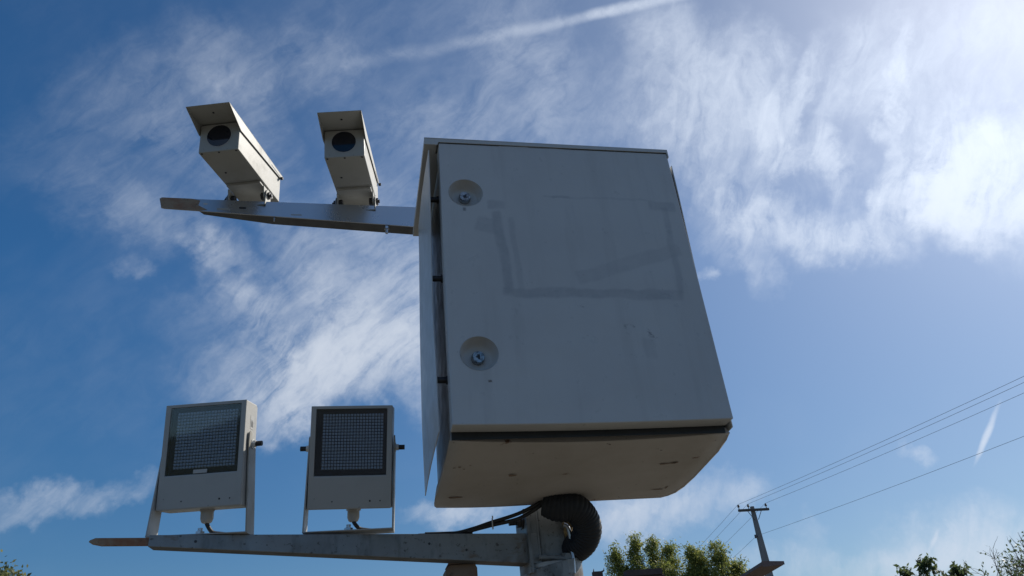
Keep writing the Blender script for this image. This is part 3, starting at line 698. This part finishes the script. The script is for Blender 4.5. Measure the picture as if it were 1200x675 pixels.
# ------------------------------------------------------------------ floodlights
def make_flood(label, loc, rot3, scale, first):
    root = empty('floodlight', label, 'floodlight', loc, rot3, 'infrared floodlights on the lower arm', scale)
    W, H, D = .1215, .302, .095
    gx0, gx1, gz0, gz1 = -.106, .106, .096, .293
    # housing shell: front ring, sides, back
    mb = MB()
    def ring(a, b, y0, y1):
        (ax0, ax1, az0, az1), (bx0, bx1, bz0, bz1) = a, b
        A = [(ax0, y0, az0), (ax1, y0, az0), (ax1, y0, az1), (ax0, y0, az1)]; B = [(bx0, y1, bz0), (bx1, y1, bz0), (bx1, y1, bz1), (bx0, y1, bz1)]
        mb.add(A+B, [(i, (i+1) % 4, 4+(i+1) % 4, 4+i) for i in range(4)])
    O = (-W, W, 0, H); I = (gx0, gx1, gz0, gz1)
    ring(O, I, 0, 0); ring(I, I, 0, .012); ring(O, O, 0, D*.82); B_ = (-W+.004, W-.004, .006, H-.004); ring(O, B_, D*.82, D)
    mb.add([(B_[0], D, B_[2]), (B_[1], D, B_[2]), (B_[1], D, B_[3]), (B_[0], D, B_[3])], [(0, 1, 2, 3)])
    mb.add([(I[0], .012, I[2]), (I[1], .012, I[2]), (I[1], .012, I[3]), (I[0], .012, I[3])], [(0, 1, 2, 3)])
    me = mb
    o = me.build('housing', M['flood'], root)
    bm = bmesh.new(); bm.from_mesh(o.data); bmesh.ops.remove_doubles(bm, verts=bm.verts, dist=.00001); bmesh.ops.recalc_face_normals(bm, faces=bm.faces); bm.to_mesh(o.data); bm.free()
    md = o.modifiers.new('bevel', 'BEVEL'); md.width = .003; md.segments = 2; md.limit_method = 'ANGLE'; md.angle_limit = R(50)
    mb = MB(); mb.box(gx0+.001, gx1-.001, .0085, .0115, gz0+.001, gz1-.001); mb.build('led_board', M['board'], root)
    mb = MB(); nx, nz = 20, 18; lx0, lx1, lz0, lz1 = -.087, .095, .113, .279
    for i in range(nx):
        for k in range(nz):
            cx = lx0+(lx1-lx0)*(i+.5)/nx; cz = lz0+(lz1-lz0)*(k+.5)/nz; r1 = .0037; r2 = .0024
            A = [(cx-r1, .0085, cz-r1), (cx+r1, .0085, cz-r1), (cx+r1, .0085, cz+r1), (cx-r1, .0085, cz+r1)]
            Bq = [(cx-r2, .0045, cz-r2), (cx+r2, .0045, cz-r2), (cx+r2, .0045, cz+r2), (cx-r2, .0045, cz+r2)]
            mb.add(A+Bq, [(4, 5, 6, 7)] + [(j, (j+1) % 4, 4+(j+1) % 4, 4+j) for j in range(4)], True)
    tag(mb.build('led_array', M['led'], root), kind='stuff')
    mb = MB(); mb.box(gx0+.0005, gx1-.0005, .0012, .0032, gz0+.0005, gz1-.0005); mb.build('glass', M['glass'], root)
    if first:
        mb = MB(); mb.box(-.022, .018, -.0008, .001, .0975, .108); mb.build('sticker', M['sticker'], root)
        mb = MB(); mb.box(.1217, .1222, .036, .060, .222, .262); s = mb.build('side_sticker', M['sticker'], root)
        mb = MB()
        for k in range(6): mb.box(.12215, .1224, .040+.0028*k, .0412+.0028*k, .228, .250-.003*(k % 3))
        mb.build('print', M['board'], s)
    for x in (-.05, .06, .09):
        mb = MB(); mb.tube([(x, -.0006, .022), (x, .001, .022)], .0022 if x != .06 else .003, 8); mb.build('chip', M['bolt'], root)
    # gland and cable
    mb = MB(); mb.tube([(0.008, .045, .001), (.008, .045, -.006)], .0215, 6, smooth=False); mb.tube([(.008, .045, -.006), (.008, .045, -.026), (.008, .045, -.036), (.008, .045, -.039)], [.018, .018, .014, .009], 20)
    g = mb.build('cable_gland', M['gland'], root)
    up = rot3.inverted() @ Vector((0, 0, 1))
    def wl(x, y, z): return Vector((.0, .045, 0)) + rot3.inverted() @ Vector((x, y, z))
    base = -.0735/scale if first else -.0695/scale
    mb = MB(); mb.tube(spline([(.008, .045, -.034), wl(.012, 0, -.045), wl(.026, .006, base+.010), wl(.048, .012, base+.006), wl(.075, .02, base+.004)], 6), .0058, 10); mb.build('cable', M['black'], root)
    # yoke: upright legs either side, foot across the arm
    for s in (-1, 1):
        mb = MB(); x = s*(W+.0035); pz = .178
        piv = Vector((x, .045, pz))
        b0 = wl(s*(W+.004), -.030, base); b1 = wl(s*(W+.004), .030, base)
        b0.x = x; b1.x = x
        pts = [b0, b1, piv+Vector((0, .024, .0)), piv+Vector((0, .018, .012)), piv+Vector((0, -.016, .036)), piv+Vector((0, -.024, .030)), piv+Vector((0, -.026, 0))]
        mb.prism(pts, (s*.004, 0, 0)); mb.build('yoke_leg', M['flood'] if s < 0 else M['cream'], root, bevel=.0006)
        if first and s < 0: continue
        mb = MB(); mb.tube([piv+Vector((s*.0045, 0, 0)), piv+Vector((s*.006, 0, 0))], .014, 20); hexbolt(mb, piv+Vector((s*.006, 0, 0)), (s, 0, 0), .0105, .008)
        mb.build('washer_nut', M['white'], root)
        mb = MB(); mb.tube([piv+Vector((s*.014, 0, 0)), piv+Vector((s*.032, 0, 0))], .0075, 14); mb.build('pivot_bolt', M['black'], root, bevel=.001)
    x = W+.0075
    mb = MB(); q = [wl(-x, -.030, base-.003), wl(x, -.030, base-.003), wl(x, .030, base-.003), wl(-x, .030, base-.003)]
    for i, sx in enumerate((-x, x, x, -x)): q[i].x = sx
    mb.prism(q, up*.003); mb.build('yoke_foot', M['flood'], root, bevel=.0006)
    mb = MB(); hexbolt(mb, wl(-.006, 0, base+.001), up, .013, .010, .010, .007); mb.build('foot_bolt', M['zinc'], root)
    return root
make_flood('square infrared floodlight on the outer end of the lower arm, its side sunlit', U(-.680, .391, -.083), ykrot(-15.155, 8.9, 2.254), 1.0, True)
make_flood('square infrared floodlight nearest the cabinet, facing straight out with both pivot bolts showing', U(-.264, .457, -.087), ykrot(-7.39, 16.0, 3.0), 1.02, False)

# ------------------------------------------------------------------ hose and cables
path = spline([(.355, .53, -.078), (.40, .515, -.094), (.445, .51, -.100), (.480, .53, -.122), (.498, .555, -.156), (.490, .585, -.188), (.468, .615, -.205), (.452, .64, -.210)], 26)
rad = [.0480 if i % 6 in (0, 1, 2) else (.0455 if i % 6 in (4,) else .0466) for i in range(len(path))]
k = len(path)
rad = [r_*(.80+.20*min(1, i/20))*(1 - .18*max(0, (i-k+30)/30)) for i, r_ in enumerate(rad)]
mb = MB(); mb.tube([U(*p) for p in path], rad, 40)
o = mb.build('conduit', M['hose']); tag(o, 'thick black corrugated conduit looping out from under the cabinet beside the mast', 'conduit')
for q, label in ((0, 'upper of two black cables running from the mast down to the lower arm'), (1, 'lower of two black cables running from the mast down to the lower arm')):
    o_ = -.011*q
    pts = [(.35, .525, -.072+o_*.4), (.335, .53, -.078+o_), (.27, .55, -.102+o_*1.4), (.18, .56, -.1235+o_*.6-.002*q), (.12-.01*q, .565, -.139+o_*.6), (.06+.05*q, .575, -.1475), (-.05+.02*q, .572-.014*q, -.1490)]
    mb = MB(); mb.tube([U(*p) for p in spline(pts, 8)], .0062, 12)
    tag(mb.build('cable', M['black']), label, 'cable', 'black cables from the mast to the lower arm')
mb = MB(); mb.tube([U(.187+.0025*math.cos(a), .560+.010*math.cos(a), -.127+.0165*math.sin(a)) for a in [k*math.pi/8 for k in range(17)]], .002, 6)
mb.tube([U(.187, .552, -.112), U(.1865, .55, -.104)], .0022, 6)
tag(mb.build('cable_tie', M['white']), 'thin pale tie strapped round the two black cables', 'cable tie')

# ------------------------------------------------------------------ utility poles and wires
def pole(loc, label, grp='concrete utility poles along the line'):
    r = empty('utility_pole', label, 'utility pole', loc, None, grp)
    mb = MB(); hs = [(0, .22), (3, .185), (6.4, .135), (8.95, .075)]
    vs = []; fs = []
    for z, h in hs: vs += [(-h, -h*.8, z), (h, -h*.8, z), (h, h*.8, z), (-h, h*.8, z)]
    for i in range(3):
        for k_ in range(4): fs.append((i*4+k_, i*4+(k_+1) % 4, i*4+4+(k_+1) % 4, i*4+4+k_))
    fs += [(3, 2, 1, 0), (12, 13, 14, 15)]
    mb.add(vs, fs); mb.build('shaft', M['concrete'], r, bevel=.015)
    mb = MB(); mb.box(-.75, .70, -.17, -.09, 8.72, 8.82); mb.build('crossarm', M['wood'], r, bevel=.005)
    for x in (-.70, -.24, .60):
        mb = MB(); mb.tube([(x, -.13, 8.82), (x, -.13, 8.90), (x, -.13, 8.92), (x, -.13, 8.95), (x, -.13, 8.965), (x, -.13, 9.0), (x, -.13, 9.02)], [.018, .018, .06, .055, .035, .05, .02], 12); mb.build('insulator', M['porcelain'], r)
    for s in (-1, 1):
        mb = MB(); mb.tube([(s*.09, -.125, 8.35), (s*.32, -.13, 8.72)], .014, 6); mb.build('brace', M['wood'], r)
    mb = MB(); mb.tube([(-.20, -.05, 7.60), (-.20, -.05, 7.74)], .045, 10); mb.tube([(-.2, -.05, 7.67), (0, -.05, 7.67)], .015, 6); mb.build('side_insulator', M['porcelain'], r)
    return r
P1 = Vector((16.80, 28.75, 0)); P2 = Vector((21.2, -1.0, 0)); P0 = Vector((21.0, 66.0, -1.2))
pole(P1, 'concrete utility pole with crossarm and three insulators rising behind the canopy')
pole(P2, 'next concrete utility pole of the same line, outside the picture to the right')
pole(P0, 'far concrete utility pole of the same line, behind the trees')
def wire(ox, oz, label, sag=.25):
    pts = []
    for a, b, sg in ((P0, P1, .5), (P1, P2, sag)):
        for k_ in range(15):
            t = k_/14; p = a.lerp(b, t); pts.append((p.x+ox, p.y-.13, p.z+oz-4*sg*t*(1-t)))
    mb = MB(); mb.tube(pts, .0056, 6)
    tag(mb.build('power_line', M['wire']), label, 'power line', 'power lines on the utility poles')
wire(-.70, 9.03, 'highest power line, from the left insulator of the utility pole')
wire(-.24, 9.03, 'second highest power line, from the middle insulator of the utility pole')
wire(.60, 9.03, 'third power line, from the right insulator of the utility pole')
wire(-.20, 7.67, 'lowest line, fixed to the side of the utility pole below the crossarm')

# ------------------------------------------------------------------ buildings at the lower edge
cn = empty('canopy', 'brown flat canopy roof corner in front of the utility pole', 'canopy', (5.85, 12, 0))
cd = Vector((.17, .985, 0)).normalized()
o_ = Vector((-5.85, -12, 0))
a = Vector((6.0, 9.47, 3.42)); b = Vector((6.43, 9.60, 3.42))
mb = MB(); mb.prism([p+o_ for p in (a, b, b+cd*8, a+cd*8)], (0, 0, .05)); mb.build('roof_slab', M['canopy'], cn, bevel=.004)
mb = MB(); mb.prism([p+o_ for p in (a+Vector((-.01, -.003, -.035)), b+Vector((.012, -.003, .004)), b+Vector((.012, -.003, .054)), a+Vector((-.01, -.003, .055)))], (0, -.012, 0)); mb.build('front_fascia', M['canopy'], cn)
for t in (1.05, 4.5, 7.8):
    p = (a+b)*.5+cd*t+o_
    mb = MB(); mb.cyl((p.x, p.y, 0), (p.x, p.y, 3.419), .04, 16); mb.build('post', M['galv'], cn)
hs = empty('house', 'low plastered house with dark tiled roof ridge just below the bamboo', 'house', (4.8, 13.8, 0))
mb = MB(); mb.box(-1.5, 1.3, -.9, 1.0, 0, 3.1)
mb.build('wall', M['wall'], hs)
mb = MB(); mb.prism([(-1.8, -1.55, 2.95), (-1.8, -1.5, 3.03), (-1.8, 0, 3.72), (-1.8, 1.5, 3.03), (-1.8, 1.55, 2.95), (-1.8, 0, 3.64)], (3.4, 0, 0)); mb.build('roof', M['tile'], hs)
mb = MB(); mb.box(-.9, .65, -1.66, -1.52, 3.0, 3.80); mb.build('parapet', M['tile'], hs, bevel=.01)
mb = MB(); mb.box(-.10, .60, -1.70, -1.50, 3.80, 3.905); mb.build('coping', M['tile'], hs)
mb = MB(); mb.box(-.72, -.54, -1.64, -1.54, 3.8, 3.93); mb.tube([(-.54, -1.6, 3.925), (-.50, -1.6, 3.94), (-.49, -1.6, 3.99)], [.02, .014, .004], 6); mb.tube([(-.70, -1.6, 3.93), (-.69, -1.6, 3.985)], [.014, .004], 6)
mb.build('ridge_cap', M['tile'], hs)
for x in (-.9, .3):
    mb = MB(); mb.box(x, x+.7, -.93, -.905, 1.0, 2.1); wdw = mb.build('window', M['lens'], hs)
    mb = MB(); mb.box(x-.05, x+.75, -.96, -.90, .93, .995); mb.build('sill', M['kerb'], wdw)

# ------------------------------------------------------------------ vegetation
def leaf_quad(vs, fs, c, ln, wd, rng, droop=0.0, dirv=None):
    d = dirv if dirv is not None else Vector((rng.gauss(0, 1), rng.gauss(0, 1), rng.gauss(0, 1) - droop))
    if d.length < 1e-3: d = Vector((1, 0, 0))
    d.normalize(); s = d.cross(Vector((rng.gauss(0, 1), rng.gauss(0, 1), rng.gauss(0, 1))))
    if s.length < 1e-3: s = Vector((0, 0, 1))
    s.normalize(); n = len(vs)
    vs += [c, c+d*ln*.45+s*wd, c+d*ln, c+d*ln*.45-s*wd]; fs.append((n, n+1, n+2, n+3))
def bamboo(loc, h, lean, r, label, seed, nleaf=3000, bot=.50):
    rng = random.Random(seed)
    root = empty('bamboo_plume', label, 'bamboo', loc, None, 'bamboo plumes behind the house')
    pts = [Vector((lean[0]*t**2, lean[1]*t**2, h*t)) for t in [k_/10 for k_ in range(11)]]
    mb = MB(); mb.tube(pts, [.045*(1-.85*k_/10) for k_ in range(11)], 8)
    ls = MB(); vs = []; fs = []
    clumps = []
    for k_ in range(rng.randint(42, 64)):
        t = bot + (1-bot)*(rng.random()**.75); p = Vector((lean[0]*t**2, lean[1]*t**2, h*t))
        rr = r*(1-.70*max(0, t-.85)/.15)*rng.uniform(.0, 1.0)**.6*(1+.5*(1-t)); a = rng.uniform(0, 6.283)
        c = p+Vector((rr*math.cos(a), rr*math.sin(a), rng.uniform(-.08, .08))); clumps.append((c, rng.uniform(.05, .15)))
        mb.tube([p-Vector((0, 0, .15)), c], [.010, .004], 4)
    for i in range(nleaf):
        c, s_ = rng.choice(clumps)
        q = c + Vector([max(-1.7, min(1.7, rng.gauss(0, 1)))*s_ for _ in range(3)])
        leaf_quad(vs, fs, q, rng.uniform(.05, .14), rng.uniform(.010, .02), rng, .7)
    mb.build('culm', M['culm'], root)
    ls.add(vs, fs); tag(ls.build('foliage', M['bamboo_leaf'], root), kind='stuff')
BAM = [(7.55, 20.85, 6.02, -.12, .27, 'slim bamboo plume, leftmost of the clump beside the conduit'),
       (8.12, 20.62, 6.20, -.3, .31, 'tall narrow bamboo plume, second from the left'),
       (8.85, 21.00, 6.30, -.10, .33, 'tallest bamboo plume in the middle of the clump'),
       (9.28, 20.70, 5.98, .0, .40, 'bushy bamboo plume just right of the tallest one'),
       (9.68, 20.10, 5.82, -.25, .30, 'thin leaning bamboo plume with a bare tip right of the middle'),
       (9.98, 20.30, 5.66, .0, .44, 'broad bamboo plume right of the gap in the clump'),
       (10.45, 20.0, 5.78, .05, .42, 'rounded yellowish bamboo plume under the wires'),
       (10.95, 19.9, 5.25, .1, .34, 'low dark bamboo plume, rightmost, beside the canopy'),
       (8.75, 20.2, 5.35, -.1, .45, 'low full bamboo plume filling the middle of the clump'),
       (9.9, 20.6, 5.35, .1, .5, 'low full bamboo plume filling the right half of the clump')]
for i, (x, y, h, ln, r, lab) in enumerate(BAM):
    bamboo((x-ln, y, 0), h, (ln, .1), r, lab, 100+i, nleaf=int(4600*(1+r)))

def tree(name, label, loc, trunk_h, crowns, leafmat, seed, leaf=(.08, .14), wd=.3, nleaf=200, group=None, cat='tree', tr=.12):
    """crowns: (centre offset, radius, leaf clumps); limbs run from the trunk to each"""
    rng = random.Random(seed); root = empty(name, label, cat, loc, None, group)
    mb = MB(); top = Vector((0, 0, trunk_h)); mb.tube([(0, 0, -.1), (.03, .02, trunk_h*.5), top], [tr, tr*.8, tr*.55], 12); mb.build('trunk', M['bark'], root)
    br = MB(); vs = []; fs = []
    for c, r_, n_ in crowns:
        c = Vector(c); m_ = top.lerp(c, .5)+Vector((rng.uniform(-.1, .1), rng.uniform(-.1, .1), .05))
        br.tube(spline([top, m_, c], 4), [tr*.45*(1-.8*k_/8) for k_ in range(9)], 7)
        for k_ in range(n_):
            d = Vector((rng.gauss(0, 1), rng.gauss(0, 1), rng.gauss(0, 1))).normalized()*r_*rng.uniform(.35, 1)
            e_ = c+d; br.tube([c+d*.1, c+d*.55+Vector((0, 0, .03*r_)), e_], [tr*.08, tr*.05, tr*.02], 4, cap=False)
            for q in range(nleaf):
                p = e_ + Vector((rng.gauss(0, 1), rng.gauss(0, 1), rng.gauss(0, 1)))*r_*.16
                ln = rng.uniform(*leaf); leaf_quad(vs, fs, p, ln, ln*wd, rng, .5)
    br.build('limbs', M['bark'], root); mb = MB(); mb.add(vs, fs); tag(mb.build('crown', leafmat, root), kind='stuff')
    return root
rng0 = random.Random(5)
cr = [((rng0.uniform(-1.2, 1.05), rng0.uniform(-1, 1), rng0.uniform(-1.0, .25)), .65, 22) for _ in range(12)]
tree('leafy_tree', 'olive green rounded treetop in the lower left corner', (-7.85, 14.6, 0), 3.2, [((x, y, 4.72+z), r_, n_) for (x, y, z), r_, n_ in cr], M['leaf_left'], 11, nleaf=45, leaf=(.06, .12))
# right: tree with separate dark rosettes of leaves
tree('leafy_tree', 'dark green tree with separate leaf tufts right of the canopy, lower right', (7.45, 7.75, 0), 1.6,
     [((-.12, -.15, 3.02-.05), .15, 16), ((-.32, .0, 2.86), .15, 12), ((.18, -.35, 2.80), .14, 14), ((-.05, -.25, 2.70), .14, 8), ((.42, -.50, 2.62), .12, 8), ((.0, .2, 2.4), .3, 14)], M['leaf'], 12, nleaf=16, leaf=(.05, .10), wd=.22, tr=.07)
# far right: sparse twiggy tree
def twig_tree():
    rng = random.Random(21); root = empty('sparse_tree', 'nearly bare twiggy tree with few small leaves at the right edge', 'tree', (5.50, 3.95, 0))
    mb = MB(); mb.tube([(0, 0, -.1), (.02, 0, .9), (.05, .02, 1.7)], [.08, .06, .045], 10); mb.build('trunk', M['bark'], root)
    br = MB(); vs = []; fs = []
    def grow(p, d, r_, ln, depth):
        n_ = 4; pts = [p]; q = p.copy(); dd = d.copy()
        for k_ in range(n_):
            dd = (dd + Vector((rng.gauss(0, .13), rng.gauss(0, .13), rng.gauss(0, .10)+.03))).normalized(); q = q+dd*ln/n_; pts.append(q.copy())
        br.tube(pts, [r_*(1-.6*k_/n_) for k_ in range(n_+1)], 5, cap=False)
        if depth <= 2:
            for _ in range(5 if depth else 4):
                if rng.random() < (.28 if p.z > 2.35 else .6):
                    c = rng.choice(pts[1:]); leaf_quad(vs, fs, c+Vector((rng.gauss(0, .02), rng.gauss(0, .02), rng.gauss(0, .02))), rng.uniform(.022, .042), rng.uniform(.006, .010), rng, .4)
        if depth == 0: return
        for k_ in range(3 if depth > 1 else 3):
            base = pts[rng.choice((2, 3, 4))]
            nd = (dd + Vector((rng.gauss(0, .55), rng.gauss(0, .55), rng.gauss(.1, .35)))).normalized()
            grow(base, nd, r_*.55, ln*.66, depth-1)
    for a in range(11):
        an = a*.571+.3; grow(Vector((.04, .02, 1.45)), Vector((math.cos(an)*.62, math.sin(an)*.62, .66)).normalized(), .020, .60, 4)
    br.build('limbs', M['bark'], root); mb = MB(); mb.add(vs, fs); tag(mb.build('crown', M['leaf'], root), kind='stuff')
twig_tree()
